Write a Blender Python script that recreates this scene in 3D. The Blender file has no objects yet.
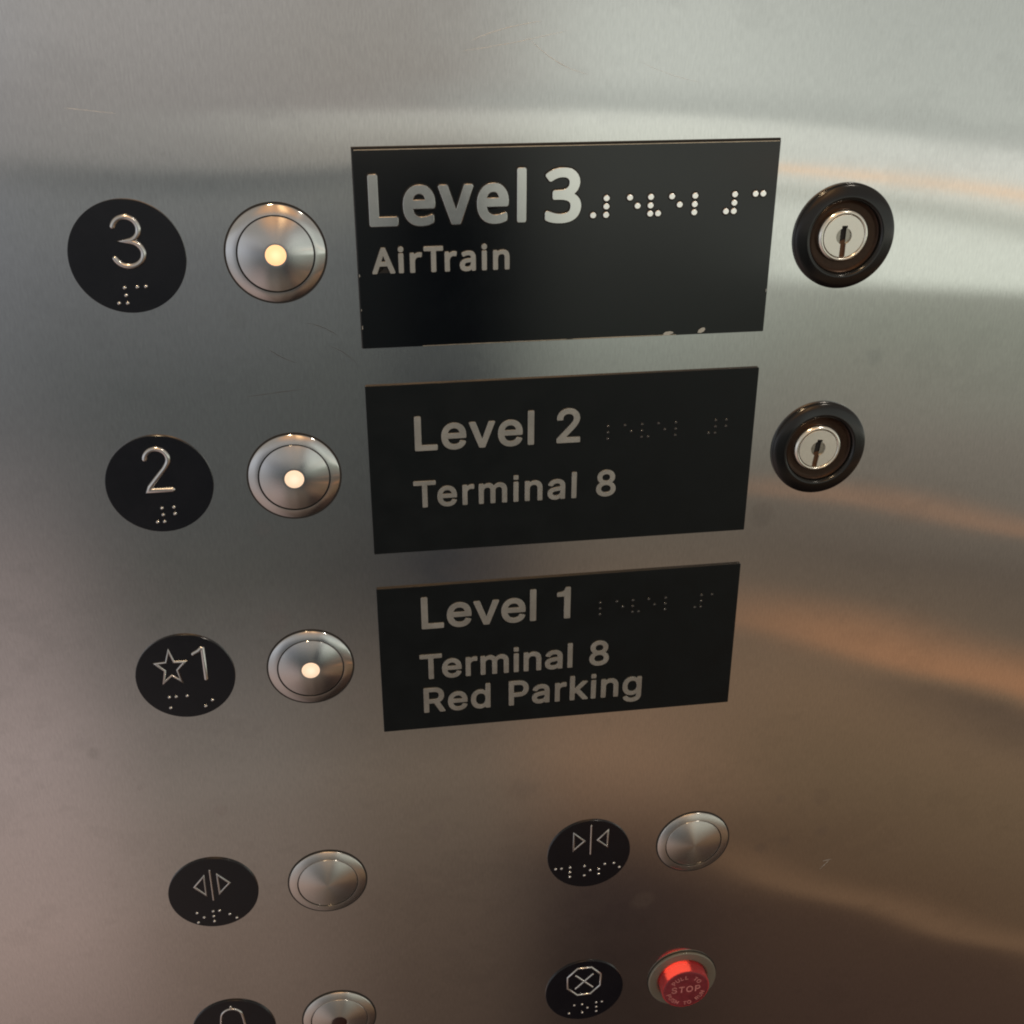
# Elevator control panel: brushed steel wall with level signs, call buttons, tactile labels, key switches
import bpy, bmesh, math, random, json
from mathutils import Matrix, Vector
random.seed(7)
PI = math.pi
col = bpy.context.scene.collection
Z0 = 1.38                                   # height of the drawing origin above the floor
GLYPHS = json.loads('''{"H":{"L":[0.393,[[105,-30,123,-34,717,-34,739,-30,755,-8,755,124,749,135,733,146,299,148,288,149,283,157,283,1015,277,1037,255,1051,112,1050,93,1037,87,1026,86,3,92,-19]]],"e":[0.4039,[[362,-46,434,-50,500,-44,566,-27,620,-2,668,31,712,75,741,119,763,174,761,196,742,213,610,245,588,236,560,185,522,150,467,130,401,127,357,136,313,156,280,185,251,229,233,284,231,295,236,304,742,305,764,313,774,328,775,427,764,515,740,592,703,658,655,713,599,754,533,783,456,800,368,801,302,788,236,762,180,724,126,669,84,603,58,537,39,449,35,350,45,262,71,176,104,113,154,53,214,5,291,-31],[236,478,236,493,255,537,279,570,302,592,346,616,412,626,467,618,516,592,552,548,577,482,566,476]]],"v":[0.3892,[[310,-30,324,-34,456,-34,481,-19,775,747,775,769,764,785,742,793,610,793,588,785,579,773,390,243,203,764,192,783,170,793,38,793,16,787,4,773,1,762,6,740,292,-8]]],"l":[0.167,[[91,-30,109,-34,230,-34,252,-26,263,-8,264,1015,263,1026,252,1044,230,1052,98,1051,78,1037,73,1026,72,3,78,-19]]],"2":[0.4531,[[112,-30,131,-34,780,-34,794,-30,806,-19,812,3,812,113,804,135,791,145,406,147,395,148,387,157,593,372,691,487,751,575,786,663,795,718,795,773,785,828,769,875,738,927,703,969,659,1004,615,1030,549,1053,472,1065,395,1062,329,1047,263,1018,208,980,164,932,128,872,106,806,97,740,102,707,120,692,252,690,274,696,288,718,296,784,319,828,362,865,395,879,428,884,472,884,505,877,559,850,594,806,604,773,606,740,603,707,593,673,570,630,538,586,99,113,94,91,95,-8]]],"1":[0.32,[[327,-30,343,-34,475,-34,497,-20,503,-8,504,1015,497,1038,475,1052,376,1052,361,1048,348,1037,299,932,233,899,112,883,94,872,86,850,87,762,101,742,123,736,299,736,308,729,308,3,314,-19]]],"T":[0.4486,[[370,-30,386,-34,518,-34,540,-22,547,-8,547,861,551,867,562,869,848,872,866,894,868,971,867,1026,848,1048,67,1051,45,1045,34,1033,30,1015,30,905,34,888,45,875,67,869,342,869,351,861,351,3,357,-19]]],"r":[0.2591,[[90,-30,108,-34,229,-34,243,-30,255,-19,261,3,261,476,268,520,295,569,339,602,372,613,405,617,493,611,515,626,521,641,520,773,504,797,438,803,372,798,317,780,262,745,251,778,229,792,97,792,74,773,71,3,77,-19]]],"m":[0.6098,[[90,-30,108,-34,229,-34,243,-30,255,-19,261,3,261,476,266,520,283,564,311,597,350,619,394,627,438,622,471,606,501,575,512,542,514,3,515,-8,526,-26,548,-34,669,-34,691,-27,702,-12,705,498,708,531,721,564,747,597,790,621,834,627,878,622,922,600,944,575,955,542,957,3,963,-19,988,-34,1109,-34,1131,-29,1142,-18,1148,3,1147,531,1141,586,1130,630,1111,674,1089,707,1054,744,1010,774,955,795,900,805,823,803,757,785,695,751,636,699,604,740,570,769,526,791,482,803,416,805,361,795,306,771,262,738,255,773,246,784,229,792,108,793,86,787,71,762,71,3,77,-19]]],"i":[0.1666,[[91,-30,109,-34,230,-34,252,-24,261,-8,262,762,252,782,230,792,98,791,84,784,72,762,72,3,78,-19],[89,883,109,878,230,878,252,888,262,916,262,1026,252,1048,230,1058,109,1058,82,1048,72,1026,72,916,77,894]]],"n":[0.4097,[[90,-30,108,-34,229,-34,243,-30,255,-19,261,3,261,454,267,509,285,553,317,591,361,615,416,624,463,619,504,600,537,564,553,520,558,465,558,3,564,-19,577,-30,592,-34,713,-34,729,-30,742,-19,748,3,748,476,743,553,728,619,702,673,669,718,625,755,592,774,548,791,471,803,416,801,361,789,306,765,262,734,257,740,254,773,246,784,229,792,97,792,75,774,71,751,71,3,77,-19]]],"a":[0.3892,[[264,-47,339,-51,405,-42,460,-22,515,13,526,-20,548,-34,680,-33,696,-25,704,-14,707,503,698,591,674,657,635,712,581,755,515,784,438,800,361,802,284,791,218,769,163,739,117,701,75,646,49,591,51,569,64,554,196,514,207,514,225,525,252,569,284,598,317,615,361,626,416,626,460,616,493,592,511,558,516,503,504,495,284,463,185,437,137,415,97,386,64,349,45,316,30,261,28,184,39,129,64,75,97,33,142,-3,196,-30],[306,127,262,141,240,155,226,173,219,195,219,228,228,250,237,261,273,282,317,296,516,327,517,272,512,239,499,206,471,170,438,146,405,133,361,126]]],"R":[0.449,[[105,-30,123,-34,255,-33,277,-19,283,3,283,355,288,361,299,361,464,361,475,358,684,-26,706,-34,860,-34,884,-19,889,-8,886,14,677,399,750,451,800,509,823,553,838,595,852,685,845,784,816,872,789,916,761,949,695,1000,651,1021,607,1036,519,1050,123,1051,106,1048,93,1037,86,1015,86,3,92,-19],[288,545,283,553,283,641,283,861,288,869,519,867,574,851,622,817,637,795,649,762,656,685,640,623,607,581,563,557,508,546]]],"8":[0.4531,[[386,-44,470,-47,558,-37,624,-18,690,15,745,57,789,110,821,176,834,242,830,330,804,407,760,473,696,528,691,539,723,567,752,605,771,638,787,682,796,726,797,781,791,825,777,869,734,942,701,977,668,1002,624,1028,580,1046,492,1063,415,1064,349,1053,283,1029,228,997,183,957,143,902,119,847,108,792,110,715,128,649,167,583,213,539,209,528,173,502,135,462,106,418,87,374,75,330,70,275,74,220,84,176,103,132,129,93,162,56,195,28,239,1,283,-19,327,-33],[371,143,338,157,309,176,289,198,272,231,265,264,268,308,278,341,300,374,327,399,360,418,393,429,437,436,481,435,525,426,558,411,591,388,626,341,639,286,632,231,606,187,569,158,514,138,437,133],[426,615,371,631,343,649,323,671,311,693,301,726,300,759,305,792,320,825,338,846,382,874,448,886,514,877,558,854,591,814,604,759,597,704,571,660,536,632,481,615]]],"d":[0.4244,[[336,-46,412,-50,478,-39,533,-15,588,26,594,-13,602,-24,621,-34,753,-33,775,-13,777,1021,766,1043,753,1050,621,1051,599,1043,591,1032,587,746,577,737,511,781,445,799,357,801,280,786,203,748,148,702,98,636,66,570,41,471,35,361,45,262,75,163,119,86,181,21,258,-25],[390,128,357,135,324,149,294,174,268,207,247,251,235,295,227,350,227,405,234,460,246,504,261,537,283,570,313,598,346,615,379,624,423,625,467,617,498,603,525,581,551,548,571,504,582,460,589,405,589,350,582,295,570,251,555,216,533,183,500,153,467,137,434,129]]],"P":[0.4445,[[105,-30,123,-34,255,-33,277,-19,283,3,283,322,288,337,519,339,585,349,629,362,684,386,734,421,772,459,805,507,830,564,848,641,851,718,840,795,816,861,784,916,739,964,684,1003,607,1034,508,1050,123,1051,106,1048,93,1037,86,1015,86,3,92,-19],[288,519,283,531,283,641,283,861,288,869,464,870,519,866,574,849,616,817,632,795,646,762,655,685,643,619,626,586,607,563,563,535,508,521]]],"k":[0.3807,[[90,-30,108,-34,229,-34,243,-30,255,-19,261,3,262,262,306,303,570,-29,592,-34,746,-34,768,-24,777,-8,775,14,768,25,448,432,746,737,753,751,751,773,743,784,724,792,570,793,548,786,262,496,261,1015,251,1041,229,1051,97,1050,78,1037,72,1026,71,3,77,-19]]],"g":[0.4251,[[344,-331,412,-335,489,-330,555,-316,610,-296,654,-272,701,-232,736,-188,762,-133,775,-78,779,-23,779,758,771,780,753,792,632,793,610,789,594,769,588,730,522,776,456,798,368,802,280,785,214,755,148,702,99,637,62,560,44,494,36,428,35,351,42,285,58,219,81,164,115,109,148,70,192,34,247,4,313,-17,368,-24,434,-22,489,-11,533,8,589,43,586,-45,572,-89,544,-123,489,-150,412,-161,335,-150,283,-122,226,-56,203,-47,181,-54,93,-104,71,-122,68,-144,84,-177,117,-221,159,-260,201,-287,247,-308],[401,152,357,158,324,171,291,195,269,221,247,263,234,307,227,406,234,461,246,505,261,538,284,571,313,598,346,615,379,623,423,625,467,617,497,604,525,582,552,549,568,516,582,472,590,417,590,362,584,307,571,263,556,230,533,200,511,181,478,163,445,155]]]},"F":{"L":[0.4202,[[136,-50,161,-54,799,-54,821,-50,837,-39,854,-6,854,137,843,162,821,178,799,182,370,182,359,183,354,192,354,1149,339,1182,326,1193,304,1199,139,1196,116,1182,102,1149,102,5,109,-28]]],"e":[0.4523,[[433,-66,522,-70,632,-61,720,-41,808,-8,830,11,838,33,837,176,819,205,786,218,665,178,588,163,489,159,423,171,379,191,337,231,312,275,294,341,302,349,830,349,859,363,876,396,876,517,866,605,839,693,797,770,742,832,675,880,599,912,511,928,412,926,324,907,247,871,181,821,120,748,79,671,51,583,36,484,37,363,50,275,78,187,121,110,181,42,256,-11,346,-49],[313,569,303,572,314,605,331,638,357,669,401,696,456,706,511,702,557,682,577,664,595,638,615,583,615,572,610,569]]],"v":[0.4074,[[306,-50,324,-54,489,-54,511,-49,534,-28,865,841,867,874,855,896,841,907,819,913,665,914,643,909,621,892,412,317,401,324,203,874,192,894,176,907,159,913,-6,913,-28,906,-48,885,-54,863,-50,839,274,-17,288,-39]]],"l":[0.2069,[[116,-50,141,-54,284,-54,315,-39,331,-6,331,1215,328,1237,317,1255,284,1272,119,1270,97,1256,83,1226,82,5,90,-28]]],"3":[0.4587,[[291,-66,418,-70,506,-63,605,-42,682,-10,749,33,803,88,843,154,870,231,878,286,879,352,871,407,858,451,837,495,803,541,759,581,719,605,721,616,759,649,794,693,830,770,841,825,845,880,840,935,830,979,795,1056,737,1123,694,1155,660,1173,572,1202,506,1212,418,1215,341,1209,264,1194,187,1167,110,1129,44,1084,26,1056,25,1034,34,1012,107,913,132,895,165,895,264,951,319,972,374,984,429,988,495,983,539,966,572,938,589,902,591,847,579,803,557,770,517,739,473,720,429,710,242,705,209,690,194,660,193,539,199,506,209,492,231,479,396,476,462,470,537,451,583,426,602,407,615,385,624,341,618,275,605,242,590,220,561,193,528,177,484,165,418,157,330,160,253,172,176,194,77,232,44,224,22,198,18,176,18,44,24,22,33,9,77,-15,143,-40,209,-55]]],"A":[0.5124,[[-20,-50,5,-54,148,-54,170,-48,183,-39,197,-17,316,291,324,300,335,300,698,299,823,-17,841,-43,874,-54,1028,-54,1050,-47,1072,-23,1077,5,1071,27,627,1171,610,1193,599,1199,577,1204,445,1204,415,1193,398,1171,-52,16,-50,-20,-39,-37],[412,542,511,811,613,544,599,537,423,537]]],"i":[0.2069,[[116,-50,141,-54,284,-54,315,-39,331,-6,331,863,317,896,284,913,130,913,97,897,84,874,83,-6,97,-37],[181,951,240,952,284,971,320,1006,339,1050,343,1116,325,1171,309,1193,284,1214,240,1232,185,1234,130,1214,96,1182,84,1160,74,1127,74,1061,95,1006,130,971]]],"r":[0.3312,[[116,-50,141,-54,284,-54,306,-46,324,-28,331,5,332,478,347,555,368,599,393,632,427,661,460,680,493,690,526,693,625,682,659,698,674,731,692,863,689,885,669,910,647,919,581,928,526,929,471,923,394,896,317,843,307,852,295,891,284,903,262,913,130,913,108,906,89,885,82,852,82,5,90,-28]]],"T":[0.4459,[[354,-50,373,-54,527,-53,555,-39,571,-9,574,962,879,965,903,973,916,984,927,1006,928,1149,921,1171,899,1193,868,1199,21,1199,-12,1191,-31,1171,-38,1149,-38,1017,-33,995,-12,972,10,965,320,962,320,-6,329,-30]]],"n":[0.4956,[[116,-50,141,-54,284,-54,306,-46,324,-28,331,5,332,478,346,577,372,639,405,674,460,696,526,703,581,698,625,678,647,652,662,610,668,544,668,5,676,-28,702,-50,724,-54,867,-54,889,-46,907,-28,915,5,915,555,911,632,899,698,875,764,840,819,801,856,757,885,702,908,647,922,581,929,504,927,427,913,361,887,306,852,295,889,284,901,262,912,130,913,111,907,96,896,82,863,82,5,90,-28]]],"a":[0.4499,[[285,-66,387,-69,475,-56,541,-31,607,15,625,-33,640,-46,662,-54,783,-52,805,-41,819,-22,824,0,824,583,815,682,792,759,750,825,706,865,640,900,585,916,497,927,420,927,354,919,266,898,186,869,134,842,116,814,118,781,163,671,189,646,222,641,365,695,409,704,464,706,508,700,541,685,562,660,573,627,578,583,574,570,442,565,332,552,255,534,178,502,134,474,96,440,62,396,40,352,25,297,21,209,34,132,57,77,98,22,145,-17,211,-49],[354,153,310,166,288,184,280,198,274,231,276,264,284,286,299,308,332,331,398,350,475,360,575,363,574,308,565,264,550,231,530,205,497,181,453,162,409,154]]]},"S":{"S":[0.4466,[[377,-30,449,-34,537,-27,614,-9,680,21,735,60,779,108,812,168,830,234,832,300,819,366,790,423,742,476,691,511,625,543,559,566,405,609,328,639,278,674,254,707,247,740,248,773,258,806,280,839,306,862,339,880,383,894,427,900,515,895,559,881,592,863,621,839,638,817,653,784,659,751,669,741,801,740,812,745,817,751,815,784,798,850,775,894,735,944,691,980,636,1011,581,1031,515,1044,438,1047,361,1039,295,1021,229,990,174,948,130,895,103,839,90,784,89,718,104,652,134,597,177,553,229,517,295,486,526,417,592,391,636,362,667,322,675,289,671,245,659,212,636,182,607,157,570,137,526,123,471,115,416,116,372,123,328,136,295,154,265,179,248,201,233,234,224,278,218,285,207,289,75,289,64,283,61,267,65,234,84,168,113,113,150,69,196,32,251,3,306,-17]]],"T":[0.4486,[[376,-12,393,-16,514,-16,525,-11,529,-1,529,879,536,887,547,887,842,890,850,901,850,912,850,1011,844,1030,833,1033,63,1033,48,1022,48,901,56,890,360,887,369,879,369,-1]]],"O":[0.5333,[[470,-26,564,-29,663,-13,751,22,817,65,883,131,938,216,974,304,997,414,1002,535,988,656,960,753,914,843,852,920,773,983,685,1024,586,1045,487,1045,399,1028,311,992,240,942,177,876,124,790,86,689,70,601,65,480,79,359,104,271,155,172,217,95,289,39,377,-4],[476,127,410,148,355,182,311,224,272,282,244,348,230,414,223,502,228,590,244,667,265,722,300,779,344,827,399,864,454,885,520,895,575,893,641,877,703,843,752,799,791,744,820,678,838,601,844,513,839,425,823,348,801,293,762,230,718,185,663,150,608,131,542,122]]],"P":[0.4445,[[110,-12,119,-16,251,-16,262,-8,267,351,273,355,515,357,614,376,669,399,714,428,757,469,789,516,817,582,831,648,833,714,822,791,798,857,768,907,724,953,672,989,603,1017,515,1032,119,1033,105,1022,104,-1],[273,501,267,505,265,516,265,637,265,879,273,888,515,885,581,865,625,834,649,802,662,769,673,692,669,648,658,610,638,571,618,549,570,518,515,504]]],"U":[0.5172,[[450,-28,515,-32,592,-28,658,-14,724,12,785,49,834,92,869,137,899,192,921,258,930,335,930,1017,922,1031,790,1033,774,1028,769,1017,769,346,762,291,746,248,708,192,658,153,592,127,515,119,438,128,372,156,317,202,284,256,270,302,265,346,265,1017,260,1028,251,1033,119,1033,108,1028,104,1017,104,346,109,280,123,225,140,181,165,137,200,93,240,56,284,26,339,-1,394,-18]]],"L":[0.393,[[110,-12,119,-16,724,-16,738,-1,738,109,737,120,724,130,273,130,265,142,265,1011,262,1026,251,1033,119,1033,105,1022,104,-1]]],"H":[0.5169,[[110,-12,119,-16,251,-16,265,-1,265,439,273,447,460,448,757,448,768,441,769,-1,775,-12,790,-16,911,-16,924,-12,930,-1,930,1011,922,1031,790,1033,779,1032,769,1022,769,604,757,594,273,594,265,604,265,1022,251,1033,119,1033,108,1027,104,1011,104,10]]],"R":[0.449,[[110,-12,119,-16,251,-16,265,-1,265,362,266,373,273,379,482,379,696,-12,713,-16,856,-16,867,-11,872,-1,868,10,652,406,735,461,779,510,815,582,833,670,830,769,803,857,757,927,691,981,614,1015,515,1032,119,1033,105,1022,104,-1],[273,526,265,538,265,637,265,879,273,888,471,888,526,884,592,863,636,828,653,802,666,769,674,692,661,626,644,593,624,571,581,545,515,529]]],"N":[0.5234,[[110,-12,119,-16,251,-16,260,-12,266,-1,262,788,391,571,764,-12,779,-16,922,-16,937,-12,943,-1,943,1011,942,1022,933,1032,801,1033,790,1031,782,1022,784,252,779,239,713,353,284,1028,273,1033,119,1033,108,1027,104,1011,104,10]]]}}''')

# ------------------------------------------------------------------ node helpers
class N:
    """tiny scalar expression builder on top of Math nodes"""
    def __init__(s, nt, out): s.nt, s.o = nt, out
    @staticmethod
    def op(nt, kind, *a, clamp=False):
        n = nt.nodes.new('ShaderNodeMath'); n.operation = kind; n.use_clamp = clamp
        for i, v in enumerate(a):
            if isinstance(v, N): nt.links.new(v.o, n.inputs[i])
            else: n.inputs[i].default_value = v
        return N(nt, n.outputs[0])
    def __add__(s, b): return N.op(s.nt, 'ADD', s, b)
    def __sub__(s, b): return N.op(s.nt, 'SUBTRACT', s, b)
    def __mul__(s, b): return N.op(s.nt, 'MULTIPLY', s, b)
    def __truediv__(s, b): return N.op(s.nt, 'DIVIDE', s, b)
    def f(s, kind, *a, **k): return N.op(s.nt, kind, s, *a, **k)
def smooth(x, a, b):
    """0 below a, 1 above b (a may be > b for the reverse)"""
    nt = x.nt; n = nt.nodes.new('ShaderNodeMapRange'); n.interpolation_type = 'SMOOTHSTEP'
    rev = a > b
    if rev: a, b = b, a
    nt.links.new(x.o, n.inputs['Value'])
    n.inputs['From Min'].default_value = a; n.inputs['From Max'].default_value = b
    n.inputs['To Min'].default_value = 1.0 if rev else 0.0
    n.inputs['To Max'].default_value = 0.0 if rev else 1.0
    return N(nt, n.outputs['Result'])
def lin(c): return tuple(((v/255+.055)/1.055)**2.4 if v/255 > .04045 else v/255/12.92 for v in c)
def mixc(nt, fac, a, b, blend='MIX'):
    n = nt.nodes.new('ShaderNodeMix'); n.data_type = 'RGBA'; n.blend_type = blend; n.clamp_factor = True
    for sock, v in ((n.inputs[0], fac), (n.inputs[6], a), (n.inputs[7], b)):
        if isinstance(v, N): nt.links.new(v.o, sock)
        elif hasattr(v, 'is_linked'): nt.links.new(v, sock)
        elif isinstance(v, (int, float)): sock.default_value = v
        else: sock.default_value = (*v[:3], 1)
    return n.outputs[2]

# ------------------------------------------------------------------ materials
def mat(name, base, metal=0.0, rough=0.4, aniso=0.0, rot=0.0, tangent=None, spec=0.5, **extra):
    m = bpy.data.materials.new(name); m.use_nodes = True
    nt = m.node_tree; b = nt.nodes['Principled BSDF']
    b.inputs['Base Color'].default_value = (*base, 1)
    b.inputs['Metallic'].default_value = metal
    b.inputs['Roughness'].default_value = rough
    b.inputs['Specular IOR Level'].default_value = spec
    b.inputs['Anisotropic'].default_value = aniso
    b.inputs['Anisotropic Rotation'].default_value = rot
    for k, v in extra.items():
        b.inputs[k.replace('_', ' ')].default_value = v
    if tangent:
        t = nt.nodes.new('ShaderNodeTangent')
        if tangent == 'UV': t.direction_type = 'UV_MAP'; t.uv_map = 'uv'
        else: t.direction_type = 'RADIAL'; t.axis = 'Z'
        nt.links.new(t.outputs[0], b.inputs['Tangent'])
    return m
def noise(nt, vec_scale, scale=1.0, detail=2.0, rough=.5, coord='Object', offset=(0, 0, 0)):
    tc = nt.nodes.new('ShaderNodeTexCoord'); mp = nt.nodes.new('ShaderNodeMapping')
    mp.inputs['Scale'].default_value = vec_scale; mp.inputs['Location'].default_value = offset
    nz = nt.nodes.new('ShaderNodeTexNoise'); nz.inputs['Scale'].default_value = scale
    nz.inputs['Detail'].default_value = detail; nz.inputs['Roughness'].default_value = rough
    nt.links.new(tc.outputs[coord], mp.inputs[0]); nt.links.new(mp.outputs[0], nz.inputs['Vector'])
    return N(nt, nz.outputs['Fac'])

# brushed steel of the wall: vertical grain, faint blotches, fingerprints, a few scratches
M_wall = mat('brushed_steel', (.60, .595, .58), 1.0, .085, aniso=1.0, tangent='UV')
nt = M_wall.node_tree; B = nt.nodes['Principled BSDF']
grain = noise(nt, (1500, 260, 1), 1.0, 3.0, .65)          # object coords in metres: x fine, z long
grain2 = noise(nt, (900, 60, 1), 1.0, 2.0, .5, offset=(3, 1, 0))
blot = noise(nt, (16, 22, 1), 1.0, 3.0, .55, offset=(5, 2, 0))
smud = noise(nt, (60, 75, 1), 1.0, 4.0, .6, offset=(9, 4, 0))
scuff = noise(nt, (90, 420, 1), 1.0, 5.0, .7, offset=(2, 8, 0))
tc = nt.nodes.new('ShaderNodeTexCoord'); sx = nt.nodes.new('ShaderNodeSeparateXYZ')
nt.links.new(tc.outputs['Object'], sx.inputs[0])
X = N(nt, sx.outputs[0]) * 1000.0; Y = N(nt, sx.outputs[1]) * -1000.0     # drawing millimetres, y downwards
def spot(x, y, r):
    dx = X-x; dy = Y-y
    return smooth((dx*dx+dy*dy).f('SQRT') + (smud-.5)*(r*1.6), r, r*.35)
prints = None
for s in ((-120, 176, 4), (-104, 196, 3), (-44, -6, 5), (-10, -44, 4), (-42, 78, 5), (-10, 160, 6), (160, 86, 6), (200, 20, 5), (-40, 120, 7), (60, 215, 9), (20, 235, 7), (120, 290, 8), (183, 236, 4), (203, 238, 5.5), (188, 262, 5), (176, 264, 5), (206, 258, 5), (-109, 60, 3), (-72, 212, 4)):
    q = spot(*s); prints = q if prints is None else prints.f('MAXIMUM', q)
val = (grain-.5)*.30 + (grain2-.5)*.04 + (blot-.5)*.08 + (smud-.5)*.05 + 1.0
val = val - prints*.10 - smooth(smud*blot, .27, .36)*.05 - smooth(scuff, .60, .75)*.045
br = nt.nodes.new('ShaderNodeMix'); br.data_type = 'RGBA'; br.blend_type = 'MULTIPLY'
br.inputs[0].default_value = 1.0; br.inputs[6].default_value = (.60, .60, .597, 1)
cmb = nt.nodes.new('ShaderNodeCombineColor')
for i in range(3): nt.links.new(val.o, cmb.inputs[i])
nt.links.new(cmb.outputs[0], br.inputs[7])
nt.links.new(br.outputs[2], B.inputs['Base Color'])
rr = (blot-.5)*.03 + prints*.05 + (smud-.5)*.05 + .085
nt.links.new(rr.o, B.inputs['Roughness'])
bp = nt.nodes.new('ShaderNodeBump'); bp.inputs['Strength'].default_value = .12; bp.inputs['Distance'].default_value = .00002
nt.links.new(grain.o, bp.inputs['Height']); nt.links.new(bp.outputs[0], B.inputs['Normal'])

def speckle(m, amt, scale=900, rough=None):
    """tiny wear and dust variation on a plain material"""
    nt = m.node_tree; b = nt.nodes['Principled BSDF']
    n = noise(nt, (1, 1, 1), scale, 4.0, .65); n2 = noise(nt, (1, 1, 1), scale*.07, 3.0, .6, offset=(4, 7, 2))
    base = tuple(b.inputs['Base Color'].default_value)
    v = (n-.5)*amt + (n2-.5)*amt + 1.0
    c = nt.nodes.new('ShaderNodeCombineColor')
    for i in range(3): nt.links.new(v.o, c.inputs[i])
    nt.links.new(mixc(nt, 1.0, base, c.outputs[0], 'MULTIPLY'), b.inputs['Base Color'])
    r0 = b.inputs['Roughness'].default_value
    nt.links.new(((n2-.5)*(r0*.7) + (n-.5)*(r0*.3) + r0).o, b.inputs['Roughness'])
    return m
M_gloss = speckle(mat('gloss_black_enamel', (.0009, .0017, .0030), 0, .10, spec=.5), .5)
M_satin = speckle(mat('satin_black_plastic', (.0008, .0028, .0042), 0, .36, spec=.30), .5)
M_disc = speckle(mat('dark_blue_black_label', (.0022, .0030, .0065), 0, .22, spec=.5), .4)
M_letter = speckle(mat('bare_metal_lettering', (.72, .72, .70), 1, .13), .10, 1500)
M_grey_letter = speckle(mat('dull_metal_lettering', (.42, .42, .40), .85, .38), .3, 1500)
M_dot = speckle(mat('bright_metal_dot', (.98, .98, .97), .85, .20), .08, 1500)
M_wire = mat('polished_raised_metal', (.62, .61, .60), 1, .20)
M_turned = mat('turned_steel', (.56, .56, .56), 1, .13, aniso=.97, rot=.25, tangent='RADIAL')
M_turned_plain = mat('turned_steel_dull', (.58, .56, .53), 1, .26, aniso=.85, rot=.25, tangent='RADIAL')
for M in (M_turned, M_turned_plain):
    nt = M.node_tree; b = nt.nodes['Principled BSDF']
    tc = nt.nodes.new('ShaderNodeTexCoord'); wv = nt.nodes.new('ShaderNodeTexWave')
    wv.wave_type = 'RINGS'; wv.rings_direction = 'Z'; wv.inputs['Scale'].default_value = 1400; wv.inputs['Distortion'].default_value = .6
    nt.links.new(tc.outputs['Object'], wv.inputs[0])
    bm_ = nt.nodes.new('ShaderNodeBump'); bm_.inputs['Strength'].default_value = .12; bm_.inputs['Distance'].default_value = .00002
    nt.links.new(wv.outputs['Fac'], bm_.inputs['Height']); nt.links.new(bm_.outputs[0], b.inputs['Normal'])
M_gap = mat('dark_gap', (.012, .010, .009), 0, .6)
M_ring = mat('black_glossy_flange', (.004, .004, .0045), 0, .16, spec=.5)
M_domes = mat('glossy_black_braille', (.02, .02, .02), 0, .14, spec=.9)
M_well = speckle(mat('grimy_lock_recess', (.034, .019, .012), .75, .30), .9, 500)
M_chrome = speckle(mat('worn_chrome', (.78, .75, .68), 1, .20), .25, 800)
M_dish = speckle(mat('worn_grey_dish', (.34, .32, .28), 1, .28), .5, 900)
M_plug = speckle(mat('brushed_lock_face', (.80, .78, .72), 1, .33), .15, 700)
M_brass = speckle(mat('brown_keyway_metal', (.10, .05, .026), .6, .45), .6, 900)
M_black = mat('keyhole_dark', (.002, .002, .002), 0, .7)
M_chip = mat('bare_metal_chip', (.55, .54, .50), .8, .45)
M_edge = speckle(mat('bronze_edge_wear_and_glint', (.62, .52, .40), .9, .35), 1.0, 400)  # bottom edge wear, and the top bevel's highlight as plain colour
M_red = mat('red_translucent_plastic', (.50, .05, .06), 0, .40, spec=.8, Transmission_Weight=.45, IOR=1.3)
M_redface = speckle(mat('deep_red_engraved_face', (.16, .018, .028), 0, .38, spec=.5), .9, 420)
M_redtxt = speckle(mat('pale_engraving', (.40, .15, .15), 0, .5), 1.2, 700)
M_redlens = mat('unlit_dark_red_lens', (.022, .007, .006), 0, .3)
def lamp_mat(name, c, s, edge, es):
    m = mat(name, c, 0, .3); nt = m.node_tree; b = nt.nodes['Principled BSDF']
    # the lamp under the little lens glows strongest in its middle
    tc = nt.nodes.new('ShaderNodeTexCoord'); ln = nt.nodes.new('ShaderNodeVectorMath'); ln.operation = 'LENGTH'
    nt.links.new(tc.outputs['Object'], ln.inputs[0]); d = N(nt, ln.outputs['Value'])*1000.0
    k = smooth(d, 4.1, 2.2)
    nt.links.new(mixc(nt, k, edge, c), b.inputs['Emission Color'])
    nt.links.new((k*(s-es)+es).o, b.inputs['Emission Strength'])
    return m
M_lens_warm = lamp_mat('lit_amber_lens', (1.0, .76, .46), 1.02, (1.0, .50, .24), .78)
M_lens_white = lamp_mat('lit_cream_lens', (1.0, .84, .70), .76, (1.0, .68, .46), .50)

# ------------------------------------------------------------------ mesh helpers (millimetres in, metres out; x right, y up, z out of the wall)
def link_mesh(name, bm, m, parent=None, smooth_deg=35):
    me = bpy.data.meshes.new(name); bmesh.ops.recalc_face_normals(bm, faces=bm.faces)
    bm.to_mesh(me); bm.free()
    for p in me.polygons: p.use_smooth = True
    ob = bpy.data.objects.new(name, me); col.objects.link(ob)
    me.materials.append(m)
    if smooth_deg is not None: me.set_sharp_from_angle(angle=math.radians(smooth_deg))
    if parent: ob.parent = parent
    return ob
def lathe(name, prof, m, parent, seg=96, at=(0, 0), smooth_deg=25, bm=None):
    """prof: list of (r, z) in mm; r = 0 closes"""
    own = bm is None
    if own: bm = bmesh.new()
    rings = []
    for r, z in prof:
        if r <= 1e-6: rings.append([bm.verts.new((at[0]/1000, at[1]/1000, z/1000))]*seg)
        else: rings.append([bm.verts.new(((at[0]+r*math.cos(2*PI*k/seg))/1000, (at[1]+r*math.sin(2*PI*k/seg))/1000, z/1000)) for k in range(seg)])
    for a, b in zip(rings, rings[1:]):
        for k in range(seg):
            vs = [a[k], a[(k+1) % seg], b[(k+1) % seg], b[k]]
            u = []
            for v in vs:
                if v not in u: u.append(v)
            if len(u) > 2: bm.faces.new(u)
    if own: return link_mesh(name, bm, m, parent, smooth_deg)
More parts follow.
